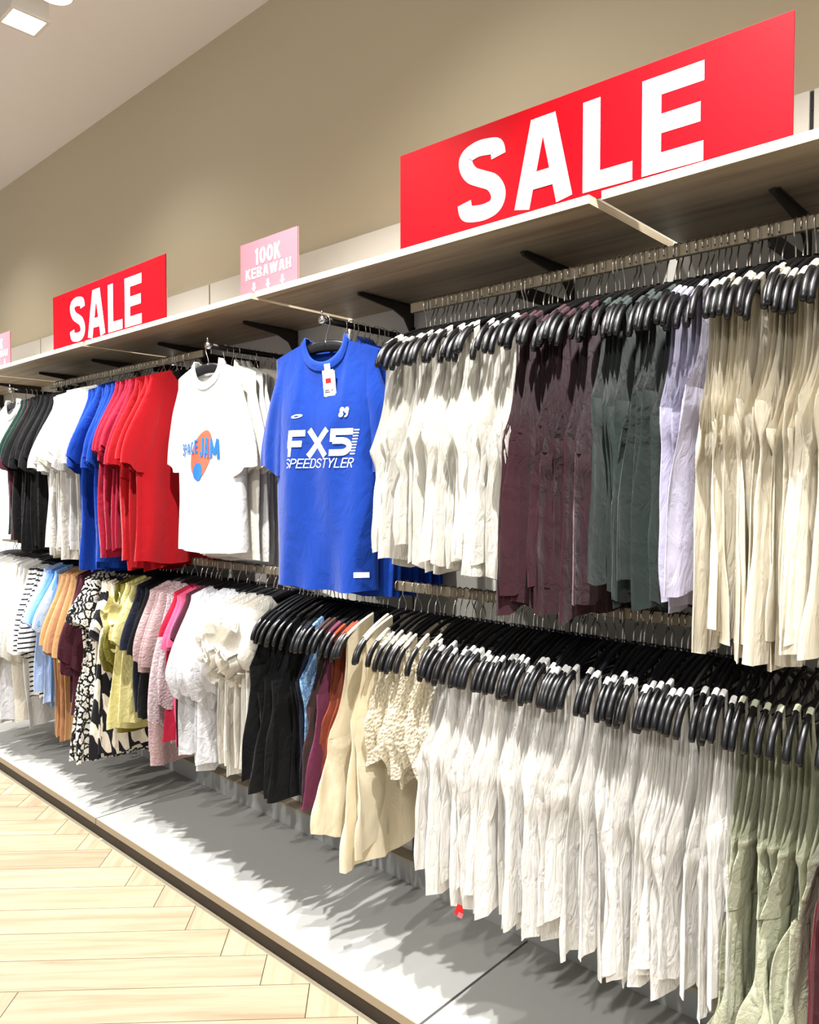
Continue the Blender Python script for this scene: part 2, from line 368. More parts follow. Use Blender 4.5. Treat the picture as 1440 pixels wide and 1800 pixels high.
# ------------------------------------------------------------------ lettering (stroke glyphs)
def arc(cx, cy, rx, ry, a0, a1, n=14):
    return [(cx + rx * math.cos(R(a0 + (a1 - a0) * i / n)), cy + ry * math.sin(R(a0 + (a1 - a0) * i / n))) for i in range(n + 1)]
def glyph(ch, w, t):
    """strokes for a glyph of width w, height 1, stroke thickness t (centre lines)"""
    h = t / 2; L, Rr, B, T = h, w - h, h, 1 - h; M = 0.5
    rx = (Rr - L) / 2; cx = w / 2
    if ch == 'S': return [catmull([(Rr, .73), (Rr - .05 * w, .85), (cx + .1 * w, T - .01), (cx - .12 * w, T - .005), (L + .03 * w, .84), (L + .02, .72), (L + .15 * w, .6), (cx, .52), (Rr - .12 * w, .43), (Rr, .28), (Rr - .06 * w, .15), (cx + .1 * w, B + .005), (cx - .12 * w, B + .01), (L + .04 * w, .15), (L - .01, .28)], 5)]
    if ch == 'A': return [[(L - h * .5 + t * .35, 0), (cx - t * .28, 1)], [(cx + t * .28, 1), (Rr + h * .5 - t * .35, 0)], [(w * .24, .3), (w * .76, .3)], [(cx - t * .6, 1 - t * .4), (cx + t * .6, 1 - t * .4)]]
    if ch == 'L': return [[(L, 1), (L, 0)], [(L, B), (w, B)]]
    if ch == 'E': return [[(L, 1), (L, 0)], [(L, B), (w, B)], [(L, T), (w, T)], [(L, M), (w * .95, M)]]
    if ch == 'F': return [[(L, 1), (L, 0)], [(L, T), (w, T)], [(L, M - .02), (w * .85, M - .02)]]
    if ch == 'H': return [[(L, 1), (L, 0)], [(Rr, 1), (Rr, 0)], [(L, M), (Rr, M)]]
    if ch == 'T': return [[(cx, 1), (cx, 0)], [(0, T), (w, T)]]
    if ch == 'K': return [[(L, 1), (L, 0)], [(L, .38), (Rr, 1)], [(w * .42, .56), (Rr + h * .3, 0)]]
    if ch == 'X': return [[(L, 1), (Rr, 0)], [(Rr, 1), (L, 0)]]
    if ch == 'Y': return [[(L, 1), (cx, .45)], [(Rr, 1), (cx, .45)], [(cx, .5), (cx, 0)]]
    if ch == 'W': return [[(h * .8, 1), (w * .28, 0)], [(w * .28, 0), (cx, 1)], [(cx, 1), (w * .72, 0)], [(w * .72, 0), (w - h * .8, 1)]]
    if ch == 'M': return [[(L, 0), (L, 1)], [(L, 1), (cx, .2)], [(cx, .2), (Rr, 1)], [(Rr, 1), (Rr, 0)]]
    if ch == '1': return [[(cx, 1), (cx, 0)], [(cx + h * .6, T), (w * .05, T - .1)]]
    if ch == '0': return [arc(cx, .5, rx, .5 - h, 0, 360, 28)]
    if ch == 'C': return [arc(cx, .5, rx, .5 - h, 45, 315, 22)]
    if ch == 'D': return [[(L, 0), (L, 1)], [(L, T), (cx, T)] + arc(cx, .5, rx, .5 - h, 90, -90) + [(L, B)]]
    if ch == 'P': return [[(L, 0), (L, 1)], [(L, T), (cx, T)] + arc(cx, .72, rx, .28 - h, 90, -90) + [(L, .44 + h)]]
    if ch == 'R': return [[(L, 0), (L, 1)], [(L, T), (cx, T)] + arc(cx, .72, rx, .28 - h, 90, -90) + [(L, .44 + h)], [(cx, .45), (Rr, 0)]]
    if ch == 'B': return [[(L, 0), (L, 1)], [(L, T), (cx, T)] + arc(cx, .74, rx * .92, .26 - h, 90, -90) + [(L, M)], [(L, M), (cx, M)] + arc(cx, .26, rx, .26 - h + .0, 90, -90) + [(L, B)]]
    if ch == 'J': return [[(Rr, 1), (Rr, .3)] + arc(cx, .3, rx, .3 - h, 0, -170)]
    if ch == '5': return [[(w, T), (L, T)], [(L, 1), (L, .52)], [(L, .56), (cx, .56)] + arc(cx, .56 / 2 + h / 2, rx, .28 - h / 2, 90, -90) + [(0, B)]]
    if ch == '8': return [arc(cx, .73, rx * .9, .27 - h, 0, 360, 22), arc(cx, .27, rx, .27 - h, 0, 360, 22)]
    if ch == '9': return [arc(cx, .7, rx, .3 - h, 0, 360, 22), [(Rr, .7), (Rr, .4)] + arc(cx, .35, rx, .35 - h, 0, -120)]
    return []
WID = {'1': .36, 'W': .95, 'M': .85, 'L': .52, 'E': .56, 'F': .56, 'S': .64, 'A': .70, 'J': .5}
def ribbon(pts, t, step):
    P = np.array(pts, float)
    # resample
    out = [P[0]]
    for a, b_ in zip(P[:-1], P[1:]):
        n = max(1, int(np.linalg.norm(b_ - a) / step))
        out += [a + (b_ - a) * (k + 1) / n for k in range(n)]
    P = np.array(out); closed = np.linalg.norm(P[0] - P[-1]) < 1e-6
    tg = np.gradient(P, axis=0)
    if closed: tg[0] = tg[-1] = (P[1] - P[-2])
    tg /= np.linalg.norm(tg, axis=1)[:, None] + 1e-12
    nn = np.stack([-tg[:, 1], tg[:, 0]], 1)
    return np.concatenate([P + nn * t / 2, P, P - nn * t / 2]), [(i, i + 1, i + 1 + len(P), i + len(P)) for i in range(len(P) - 1)] + [(i + len(P), i + 1 + len(P), i + 1 + 2 * len(P), i + 2 * len(P)) for i in range(len(P) - 1)]
def text2d(text, height, t=0.2, sp=0.1, wf=1.0, slant=0.0, step=0.1, widths=None):
    """2-D ribbons of a word, origin at lower-left; returns (verts, faces, width)"""
    V, F, x, k = [], [], 0.0, 0
    for ch in text:
        if ch == ' ': x += .35; continue
        w = (widths or {}).get(ch, WID.get(ch, .62)) * wf
        for st in glyph(ch, w, t):
            v, f = ribbon(st, t, step)
            n = len(V); k += 1; V += [((p[0] + x + slant * p[1]) * height, p[1] * height, k % 5) for p in v]; F += [tuple(i + n for i in q) for q in f]
        x += w + sp
    return V, F, (x - sp) * height
def flat3(V, F, x, z, y, name, mat, parent):
    return link(name, mesh(name, [(p[0] + x, y - .00016 * p[2], p[1] + z) for p in V], F, False), mat, parent)

# ------------------------------------------------------------------ signs on the shelf
def sign_board(name, xl, xr, yl, yr, h, mat):
    w = math.hypot(xr - xl, yr - yl)
    r = link(name, None, None, None, (xl, yl, SZ), (0, 0, math.atan2(yr - yl, xr - xl)))
    mb = MB(); mb.box(0, w, 0.0, 0.004, 0, h); mb.build('board', mat, r, bevel=0.0006)
    mb = MB(); mb.box(0, w, 0.0042, 0.0062, 0, h); mb.build('backing', 'sign_back', r)
    return r, w
def sale(xl, xr, yl, yr, label, x0f, x1f, z0, z1):
    h = 0.265
    r, w = sign_board('sale_sign', xl, xr, yl, yr, h, 'sign_red')
    lw = (x1f - x0f) * w; hh = z1 - z0
    V, F, tw = text2d('SALE', hh, 0.2, 0.10, 1.0, step=0.06, widths={'S': .68, 'A': .78, 'L': .56, 'E': .62})
    V = [(p[0] * lw / tw, p[1], p[2]) for p in V]
    flat3(V, F, x0f * w, z0, -0.0007, 'lettering', 'sign_white', r)
    tag(r, label, 'sign', 'red sale signs')
sale(-1.505, -0.478, -0.452, -0.410, 'large near red SALE sign with white letters standing on the shelf', 0.20, 0.83, 0.020, 0.230)
sale(-3.886, -2.817, -0.44, -0.436, 'far red SALE sign on the shelf left of the pink 100K sign', 0.18, 0.82, 0.015, 0.225)
def pink(xl, xr, label, num):
    h = 0.183
    r, w = sign_board('price_sign', xl, xr, -0.44, -0.437, h, 'sign_pink')
    V, F, tw = text2d(num, 0.056, 0.2, 0.09, 1.0, step=0.1); s = min(1.0, 0.72 * w / tw)
    flat3([(p[0] * s, p[1], p[2]) for p in V], F, (w - tw * s) / 2, 0.098, -0.0007, 'lettering', 'sign_white', r)
    V, F, tw = text2d('KEBAWAH', 0.036, 0.2, 0.12, 1.0, step=0.1); s = 0.80 * w / tw
    flat3([(p[0] * s, p[1], p[2]) for p in V], F, (w - tw * s) / 2, 0.054, -0.0007, 'lettering', 'sign_white', r)
    for k in range(3):
        cx = w * (0.25 + 0.25 * k)
        V = [(cx - .006, .04), (cx + .006, .04), (cx + .006, .024), (cx + .014, .024), (cx, .009), (cx - .014, .024), (cx - .006, .024)]
        link('arrow', mesh('arrow', [(p[0], -0.0007, p[1]) for p in V], [tuple(range(7))[::-1]], False), 'sign_white', r)
    tag(r, label, 'sign', 'pink price signs')
pink(-2.298, -1.983, 'pink 100K KEBAWAH sign with three white down arrows on the shelf', '100K')
pink(-4.772, -4.457, 'pink sign cut off by the left edge of the photo', '50K')

# ------------------------------------------------------------------ ceiling lamps in view
r = link('downlight_box', None, None, None, (-3.435, -0.73, 3.5))
mb = MB(); mb.box(-.075, .075, -.075, .075, 0.012, 0.15); mb.build('housing', 'white_paint', r, bevel=0.003)
mb = MB()
for a in ((-.08, .08, -.08, -.066), (-.08, .08, .066, .08), (-.08, -.066, -.066, .066), (.066, .08, -.066, .066)): mb.box(*a, 0, 0.012)
mb.build('rim', 'white_paint', r)
mb = MB(); mb.box(-.064, .064, -.064, .064, 0.006, 0.010); mb.build('diffuser', 'lamp_glow', r)
tag(r, 'square white box downlight on the ceiling at the top left', 'light')
r = link('round_spotlight', None, None, None, (-3.17, -0.712, 3.51))
mb = MB(); mb.cyl(0, 0, 0.012, 0.12, 0.07, 32); mb.build('housing', 'white_paint', r, True)
mb = MB(); mb.cyl(0, 0, 0.0, 0.012, 0.066, 32); mb.build('lens', 'lamp_glow', r, True)
tag(r, 'round glowing spotlight beside the box downlight on the ceiling', 'light')

# ------------------------------------------------------------------ hangers
HP = [(0, 0), (.03, -.004), (.07, -.018), (.11, -.036), (.145, -.055), (.172, -.073), (.192, -.095), (.203, -.118), (.207, -.136)]
HS = np.array([p[0] for p in HP]); HZ = np.array([p[1] for p in HP])
def zh(s): return np.interp(np.abs(s), HS, HZ)
def hook_mesh(seed):
    rs = random.Random(seed); k = rs.uniform(.007, .014); e = rs.uniform(-.012, .008)
    p = [(0, -.004), (0, .022), (k * .4, .038), (k * 1.3, .055), (.0165, .070), (.0165, .079)]
    p = [tuple(q) for q in catmull(p, 3)] + [(.0165 * math.cos(R(a)), .080 + .0165 * math.sin(R(a))) for a in range(15, 196, 18)] + [(-.016, .072 + e * .3), (-.014, .064 + e)]
    mb = MB(); mb.tube([(q[0], 0, q[1]) for q in p], 0.0019, 5, up=(0, 1, 0))
    me = mesh('hook', mb.v, mb.f); me.materials.append(MATS['steel']); return me
HOOKS = [hook_mesh(i) for i in range(6)]
def body_slim():
    mb = MB()
    P = catmull([(-x, 0, z) for x, z in HP[::-1]] + [(x, 0, z) for x, z in HP[1:]], 2)
    n = len(P); q = np.abs(P[:, 0]) / .207
    rad = 0.0056 + 0.0022 * np.clip((q - .6) / .4, 0, 1); rad[0] *= .75; rad[-1] *= .75
    mb.tube(P + np.array((0, 0, 0.0)), rad, 8, sx=1.0, sy=1.25, up=(0, 1, 0))
    mb.tube([(0, 0, -.004), (0, 0, .012)], 0.006, 8)
    mb.tube([(-.165, 0, -.07), (-.08, 0, -.078), (.08, 0, -.078), (.165, 0, -.07)], 0.0035, 6, up=(0, 1, 0))
    me = mesh('hanger_body', mb.v, mb.f); me.materials.append(MATS['plastic']); return me
def body_broad():
    mb = MB()
    P = catmull([(-.168, 0, -.046), (-.14, 0, -.033), (-.1, 0, -.017), (-.05, 0, -.004), (-.02, 0, 0.0), (.02, 0, 0.0), (.05, 0, -.004), (.1, 0, -.017), (.14, 0, -.033), (.168, 0, -.046)], 3)
    q = np.abs(P[:, 0]) / .168
    rad = 0.0095 - 0.0035 * q ** 2
    mb.tube(P, rad, 10, sx=0.72, sy=2.1, up=(0, 1, 0))
    mb.tube([(0, 0, -.004), (0, 0, .018)], 0.007, 8)
    me = mesh('broad_hanger_body', mb.v, mb.f); me.materials.append(MATS['plastic']); return me
SLIM, BROAD = body_slim(), body_broad()
def hanger(loc, rz, label, group, broad=False, roll=0.0):
    r = link('clothes_hanger', None, None, None, loc, (0, roll, rz))
    o = link('hanger_body', BROAD if broad else SLIM, None, r)
    h = link('hook', random.choice(HOOKS), None, r, (0, 0, 0), (0, 0, random.choice((0, 0, 0, PI)) + random.uniform(-.12, .12)))
    tag(r, label, 'hanger', group)
    return r

# ------------------------------------------------------------------ garment surfaces
def shell(Pf, Pb, H, D, nu, nv, vpow=1.0, even=False):
    """two panels closed at the sides; P(u,v)->(s,z), H half thickness, D(s,z) common normal displacement"""
    q = np.linspace(-1, 1, nu); u = np.sin(q * PI / 2) * .5 + q * .5 if even else np.sin(q * PI / 2); v = np.linspace(0, 1, nv) ** vpow
    U, V = np.meshgrid(u, v)
    S, Z = Pf(U, V); h = H(U, V); d = D(S, Z); F_ = np.stack([S, d - h, Z], -1)
    S, Z = Pb(U, V); h = H(U, V); d = D(S, Z); B_ = np.stack([S, d + h, Z], -1)
    ring = np.concatenate([F_, B_[:, -2:0:-1]], 1)
    n = ring.shape[1]
    verts = ring.reshape(-1, 3)
    idx = np.arange(nv * n).reshape(nv, n); nx = np.roll(idx, -1, 1)
    faces = np.stack([idx[:-1], nx[:-1], nx[1:], idx[1:]], -1).reshape(-1, 4)
    return verts, faces
def strip(P, Y, D, nu, nv, flip=False):
    u = np.linspace(0, 1, nu); v = np.linspace(0, 1, nv); U, V = np.meshgrid(u, v)
    S, Z = P(U, V); y = Y(U, V) + D(S, Z)
    verts = np.stack([S, y, Z], -1).reshape(-1, 3); idx = np.arange(nv * nu).reshape(nv, nu)
    f = np.stack([idx[:-1, :-1], idx[:-1, 1:], idx[1:, 1:], idx[1:, :-1]], -1).reshape(-1, 4)
    return verts, f
def merge(parts):
    V, F, n = [], [], 0
    for v, f in parts:
        V.append(v); F.append(np.asarray(f) + n); n += len(v)
    return np.concatenate(V), np.concatenate(F)
def npmesh(name, v, f):
    me = bpy.data.meshes.new(name)
    v = np.asarray(v, np.float32); f = np.asarray(f, np.int32)
    me.vertices.add(len(v)); me.vertices.foreach_set('co', v.ravel())
    me.loops.add(f.size); me.loops.foreach_set('vertex_index', f.ravel())
    me.polygons.add(len(f)); me.polygons.foreach_set('loop_start', np.arange(0, f.size, 4, dtype=np.int32))
    me.polygons.foreach_set('use_smooth', np.ones(len(f), bool))
    me.update(calc_edges=True); return me
def slow(x, seed, k=1.0):
    return (math.sin(x * 23 * k + seed) + .7 * math.sin(x * 47 * k + seed * 2.3) + .5 * math.sin(x * 91 * k + seed * 4.1)) / 2.2
def smooth01(x): x = np.clip(x, 0, 1); return x * x * (3 - 2 * x)
def drape(x, amp, twist, z0, rs, lam=0.13):
    """slowly varying fold function shared by neighbours, so that folds nest"""
    tw = .5 * twist * slow(x, 1.7) - .12 * twist + rs.choice((1, 1, 1.7)) * rs.uniform(-.05, .05); p4 = rs.uniform(0, 6.3); l4 = rs.uniform(.038, .06); p5 = rs.uniform(0, 6.3); ln = 0.012 * slow(x, 4.4, 1.3)
    p1 = 2.0 * slow(x, 9.1, .8); p2 = 2.0 * slow(x, 5.3, .6); a2 = rs.uniform(.6, 1.2); p3 = rs.uniform(0, 6.3); f3 = rs.uniform(20, 34)
    def D(S, Z):
        t = smooth01((z0 - Z) / 0.34)
        return t * (tw * S + ln + amp * np.sin(2 * PI * S / lam + p1 + Z * 1) + amp * .5 * a2 * np.sin(2 * PI * S / (lam * .53) + p2 - Z * 1.5)) \
            + amp * .12 * t * np.sin(f3 * .6 * Z + 22 * S + p3) + amp * .55 * t * np.sin(2 * PI * S / l4 + p4 + 0.6 * np.sin(7 * Z + p5))
    return D

def tank(x, mat, L=.7, zb=-.34, arm=.218, W=.209, flare=.214, s0=.152, sw=.022, T=.008, amp=.006, twist=.22, rs=random, res=1.0, hemw=.012, D=None, low=None, crump=.003):
    nu, nv = int(15 * res), int(20 * res)
    s0 = s0 + rs.uniform(-.016, .008); bust = rs.uniform(.002, .008)
    zs0 = lambda q: zh(q) + .0085
    if D is None: D = drape(x, amp, twist, -.2, rs)
    ph = [rs.uniform(0, 6.3) for _ in range(6)]
    sh = rs.uniform(-.024, .020)
    T = T * rs.uniform(.85, 1.15)
    if low is None: low = .35
    def Wd(v): return arm + (W - arm) * smooth01(v / .22) + (flare - W) * smooth01((v - .2) / .8) + .006 * np.sin(5 * v + ph[0]) * v + .002 * np.sin(15 * v + ph[1]) * np.minimum(1, v * 4)
    def P(u, v):
        w = Wd(v); s = u * w + sh * smooth01(v * 2)
        z = zb + (-L - zb) * v + hemw * np.sin(u * 2.4 + ph[2]) * v + .6 * hemw * np.sin(u * 9 + ph[3]) * v * v
        return s, z
    def H(u, v): return T * np.sqrt(np.clip(1 - np.abs(u) ** 2.6, 0, 1)) * (.75 + .5 * v) * (1 + .3 * np.sin(11 * u + ph[4] + 4 * v) * v) + crump * np.sin(38 * v + ph[5]) * np.exp(-v * 7) * np.minimum(1, v * 12) * (1 - np.abs(u) ** 4) * .5 + bust * np.exp(-((v - .10) / .07) ** 2) * np.sqrt(np.clip(1 - np.abs(u) ** 4, 0, 1))
    parts = [shell(P, P, H, D, nu, nv)]
    for sg in (-1, 1):
        for side in (-1, 1):
            j = rs.uniform(-.006, .006)
            def Ps(u, v, sg=sg, j=j):
                ou = s0 + j * (1 - v) + sw / 2 + (arm - s0 - sw / 2) * v ** 3.2 - .010 * np.sin(PI * v) * (1 - v)
                inn = (s0 + j * (1 - v) - sw / 2) * (1 - v ** (2.2 / (low / .35)))
                s = ou + (inn - ou) * u
                zt0 = zs0(ou * (1 - u) + u * inn) if False else zs0(s0 + j + sw / 2 - sw * u)
                return sg * s, zt0 + (zb - .003 - zt0) * v
            def Ys(u, v, side=side):
                uu = np.clip((1 - u) ** 1.0, 0, 1)
                edge = np.sqrt(np.clip(1 - (uu * v ** 2) ** 2.6, 0, 1))
                return side * (.0058 * (1 - v) + T * .75 * v) * np.where(v > .97, edge, edge) 
            parts.append(strip(Ps, Ys, D, 9 if res > 1.1 else 6, max(8, int(11 * res))))
        # strap over the hanger top
        def Pt(u, v, sg=sg): return sg * (s0 + sw * (u - .5)), zs0(s0 + sw * (u - .5)) + .003 * np.sin(PI * v)
        parts.append(strip(Pt, lambda u, v: (v * 2 - 1) * .0058, D, 5, 4))
    return merge(parts)

def tee_body(x, L=.75, W=.25, neck=.085, T=.009, amp=.007, twist=.15, rs=random, res=1.0, flare=None, slope=.36, dipf=.085, dipb=.02, D=None, puffn=.02, hemw=.008, armh=0, waist=0):
    nu, nv = int(17 * res), int(20 * res)
    if D is None: D = drape(x, amp, twist, -.18, rs)
    ph = [rs.uniform(0, 6.3) for _ in range(6)]
    fl = W if flare is None else flare
    sh = rs.uniform(-.010, .010)
    def ztop(s, dip):
        a = np.abs(s)
        out = -(a - neck) * slope - np.maximum(0, a - .2) * .9 + .012
        inn = .012 - dip * np.sqrt(np.clip(1 - (a / neck) ** 2, 0, 1))
        return np.where(a > neck, out, inn)
    def mk(dip):
        def P(u, v):
            w = W + (fl - W) * smooth01((v - .15) / .85) - armh * (1 - smooth01(v / .3)) + .006 * np.sin(8 * v + ph[0]) * v - waist * np.exp(-((v - .45) / .18) ** 2)
            s = u * w; zt = ztop(s, dip)
            z = zt + (-L - zt + hemw * np.sin(u * 3 + ph[1]) + hemw * .5 * np.sin(u * 8 + ph[2])) * v
            return s + sh * smooth01(v * 2), z
        return P
    def H(u, v):
        e = np.sqrt(np.clip(1 - np.abs(u) ** 3, 0, 1))
        t = (.0105 + (T - .0105) * smooth01(v / .12)) if T < .0105 else (.0105 + (T - .0105) * smooth01(v / .3))
        n_ = puffn * np.exp(-(u * W / (neck * .8)) ** 4) * np.exp(-v * 9)
        return t * e * (1 + .25 * np.sin(9 * u + ph[4] + 3 * v) * v) + n_
    return mk(dipf), mk(dipb), H, D, shell(mk(dipf), mk(dipb), H, D, nu, nv, even=res > 1.9), ztop
def sleeve(sg, D, L=.25, reach=.30, W=.25, T=.014, rs=random, puff=0.0, open_w=.11, res=1.0, z1=-.1, cuff=0):
    """flattened hanging sleeve, outer edge from the shoulder to the cuff"""
    ph = [rs.uniform(0, 6.3) for _ in range(4)]; Lr = L * rs.uniform(.85, 1.12); dr = rs.uniform(-.018, .014)
    def P(u, v):
        t = (u + 1) / 2                       # 0 inner (underarm side) .. 1 outer
        so = .185 + (reach + dr - .185) * smooth01(v ** .75) + puff * np.sin(PI * v) * .5
        zo = -.025 - .06 - (Lr) * v + .055 * (1 - v) ** 2
        si = .105 + (reach + dr - open_w - .105) * v - puff * np.sin(PI * v) * .2
        zi = -.055 - (Lr + .085) * v
        if cuff: so = so - cuff * smooth01((v - .75) / .25) * .5; si = si + cuff * smooth01((v - .75) / .25) * .5
        s = si + (so - si) * t; z = zi + (zo - zi) * t + .006 * np.sin(5 * u + ph[0]) * v
        return sg * s, z
    def H(u, v): return (.006 + (T - .006) * smooth01(v * 2.5) + puff * np.sin(PI * v) * .35) * np.sqrt(np.clip(1 - np.abs(u) ** 2.4, 0, 1)) * (1 + .3 * np.sin(7 * u + ph[1] + 3 * v) * v) + .0035 * np.sqrt(np.clip(1 - np.abs(u) ** 2.4, 0, 1))
    return shell(P, P, H, D, int(11 * res), int(12 * res))
def collar_ring(ztop, H, D, neck, W, dipf, dipb, h=.02, n=17):
    pts = []
    ss = np.sin(np.linspace(-PI / 2, PI / 2, n)) * neck * 1.02
    for s in ss: pts.append((s, float(D(np.array(s), np.array(0.))) - float(H(np.array(s / W), np.array(0.))) - .0012, float(ztop(np.array(s), dipf))))
    for s in ss[::-1][1:-1]: pts.append((s, float(D(np.array(s), np.array(0.))) + float(H(np.array(s / W), np.array(0.))) + .0012, float(ztop(np.array(s), dipb))))
    P = np.array(pts); m = len(P)
    rows = []
    for k, (sc, dz, dy) in enumerate(((1.06, -.006, 1.04), (1.03, .004, 1.12), (.95, .55 * h, 1.08), (.88, h, .95), (.87, h * .9, .85))):
        Q = P.copy(); Q[:, 0] *= sc; Q[:, 1] *= dy; Q[:, 2] += dz
        front = P[:, 2] < -.03
        if k == 0: Q[:, 2] -= np.where(front, .004, 0)
        rows.append(Q)
    V = np.concatenate(rows); idx = np.arange(len(rows) * m).reshape(len(rows), m); nx = np.roll(idx, -1, 1)
    F = np.stack([idx[:-1], nx[:-1], nx[1:], idx[1:]], -1).reshape(-1, 4)
    return V, F

# ------------------------------------------------------------------ clothes on the two rails
YR = -0.30
ZU, ZL = 2.003, 1.140            # hanger centre heights
def rz_side(): return PI / 2
def place_tank(x, z, mat, rz, name, **kw):
    v, f = tank(x, mat, **kw)
    o = link(name, npmesh(name, v, f), mat, None, (x, YR, z), (0, 0, rz))
    return o
def place_tee(x, z, mat, rz, name, rs, L=.75, W=.25, slv=.25, reach=.30, puff=0, open_w=.11, T=.009, amp=.009, twist=.14, collar=False, flare=None, cuff=0, slvmat=None, neck=.085, armh=0, res=1.0, waist=0, slvT=.012, slope=.36, ruffle=0):
    r = link(name, None, None, None, (x, YR, z), (0, 0, rz))
    if slv and not armh: armh = max(0, W - .188)
    Pf, Pb, H, D, (v, f), zt = tee_body(x, L, W, neck, T, amp, twist, rs, res, flare, armh=armh, waist=waist, slope=slope)
    link('body', npmesh('body', v, f), mat, r)
    if slv:
        for sg in (-1, 1):
            v, f = sleeve(sg, D, slv, reach, W, slvT, rs, puff, open_w, res, cuff=cuff)
            link('sleeve', npmesh('sleeve', v, f), slvmat or mat, r)
    if collar:
        v, f = collar_ring(zt, H, D, neck, W, .085, .02, .018, 13)
        link('collar', npmesh('collar', v, f), mat, r)
    if ruffle:
        p = rs.uniform(0, 6.3)
        for sg in (-1, 1):
            def P(u, v):
                s = .235 - .01 * u + .05 * ruffle * v * np.sin(PI * u) - .12 * u ** 2 * (1 - v)
                return sg * s, -.055 - .24 * u + .03 * v * np.sin(19 * u + p)
            v_, f_ = strip(P, lambda u, v: .006 + v * (.018 * np.sin(31 * u + p) + .010), D, 28, 6)
            link('ruffle', npmesh('ruffle', v_, f_), mat, r)
    return r

def run(rail, x0, x1, n, kind, mats, sing, plural, cat, name, hang=True, broad=False, lone=None, jit=.38, **kw):
    """n garments between x0 (left) and x1 (right), each on its own hanger"""
    z = ZU if rail == 'upper' else ZL
    for i in range(n):
        x = x0 + (x1 - x0) * (i + .5) / n + random.uniform(-jit, jit) * abs(x1 - x0) / n
        rs = random.Random(int(x * 1e5) & 0xffffff)
        mat = mats[i % len(mats)] if isinstance(mats, (list, tuple)) else mats
        rz = PI / 2 + 0.09 * slow(x, 2.2, 1.0) + rs.uniform(-.03, .03)
        k = dict(kw)
        if 'L' in k: k['L'] = k['L'] + rs.uniform(-.035, .03)
        roll = rs.uniform(-.055, .055)
        if n == 1: lab = lone; hl = 'black hanger holding the ' + lone.split(' on ')[0].split(' with ')[0] + ', %s rail' % rail
        else:
            lab = '%s from left of the %s on the %s rail' % (ordw(i), plural, rail)
            hl = 'black hanger holding %s from left of the %s, %s rail' % (ordw(i), plural, rail)
        if kind == 'tank':
            if 'zb' in k: k['zb'] += rs.uniform(-.05, .04)
            else: k['zb'] = -.34 + rs.uniform(-.06, .05)
            o = place_tank(x, z, mat, rz, name, rs=rs, **k)
        else:
            o = place_tee(x, z, mat, rz, name, rs, **k)
        o.rotation_mode = 'XYZ'; o.rotation_euler = (0, roll, rz)
        tag(o, lab, cat, plural if n > 1 else None)
        hanger((x, YR, z), rz, hl, 'black hangers on the %s rail' % rail, broad, roll)

# --- upper rail, near bay
run('upper', -1.545, -1.085, 25, 'tank', 'ivory', 'ivory', 'ivory cotton camisoles', 'top', 'camisole', L=.68, sw=.024, T=.0062, amp=.005, twist=.2, res=1.25, crump=.006, flare=.215, arm=.228, W=.205)
run('upper', -1.085, -.875, 12, 'tank', 'burgundy', '', 'burgundy tank tops', 'top', 'tank_top', L=.76, zb=-.36, sw=.03, T=.007, amp=.007, twist=.25, res=1.2, low=.5)
run('upper', -.875, -.705, 10, 'tank', 'darkgreen', '', 'dark green tank tops', 'top', 'tank_top', L=.72, zb=-.30, sw=.03, T=.0065, amp=.006, twist=.25, res=1.2, low=.4)
run('upper', -.705, -.63, 5, 'tank', 'lavender', '', 'lavender grey tank tops', 'top', 'tank_top', L=.72, zb=-.30, sw=.032, T=.006, amp=.005, twist=.2, res=1.3)
run('upper', -.63, -.20, 26, 'tank', 'cream', '', 'cream jersey tank tops', 'top', 'tank_top', L=.79, zb=-.34, sw=.03, T=.0064, amp=.008, twist=.3, res=1.5, arm=.236, W=.203, flare=.218, low=.45)
# --- upper rail, far bay
TW = dict(broad=True)
run('upper', -3.0, -2.83, 6, 'tee', 'red', '', 'bright red long T-shirts', 'T-shirt', 'red_tshirt', broad=True, L=.80, slv=.30, reach=.30, W=.25, T=.011)
run('upper', -3.16, -3.0, 6, 'tee', 'crimson', '', 'crimson T-shirts', 'T-shirt', 'crimson_tshirt', broad=True, L=.75, slv=.26, reach=.30)
run('upper', -3.42, -3.16, 9, 'tee', 'royal', '', 'royal blue T-shirts', 'T-shirt', 'blue_tshirt', broad=True, L=.82, slv=.26, reach=.31)
run('upper', -3.79, -3.42, 13, 'tee', ['tee_offwhite', 'tee_white'], '', 'off-white T-shirts', 'T-shirt', 'white_tshirt', broad=True, L=.78, slv=.28, reach=.32, open_w=.12)
run('upper', -4.10, -3.79, 11, 'tee', ['blacktop', 'charcoal'], '', 'black T-shirts', 'T-shirt', 'black_tshirt', broad=True, L=.78, slv=.27, reach=.31)
run('upper', -4.20, -4.10, 4, 'tee', ['darkgreentee', 'maroon'], '', 'dark green and maroon T-shirts', 'T-shirt', 'dark_tshirt', broad=True, L=.74, slv=.26, reach=.31)
# --- lower rail, from the right edge to the left
run('lower', -.385, -.30, 5, 'tank', 'wine', '', 'wine red camisoles', 'top', 'camisole', L=.66, sw=.012, T=.0075)
run('lower', -1.365, -.565, 50, 'tank', 'cotton', '', 'white cotton camisoles', 'top', 'camisole', L=.69, sw=.018, T=.0064, amp=.006, twist=.28, res=1.3, crump=.006, flare=.21, arm=.222)
run('lower', -1.60, -1.37, 9, 'tank', 'smocked', '', 'ecru smocked crop tops', 'top', 'crop_top', L=.44, zb=-.24, sw=.05, T=.010, amp=.009, twist=.25, res=1.3, arm=.20, flare=.17)
run('lower', -1.715, -1.605, 3, 'tank', 'cream_vest', '', 'cream sleeveless high-neck tops', 'top', 'sleeveless_top', L=.70, zb=-.33, s0=.115, sw=.11, arm=.225, W=.215, flare=.25, T=.013, amp=.008, twist=.3, res=1.5, low=.25)
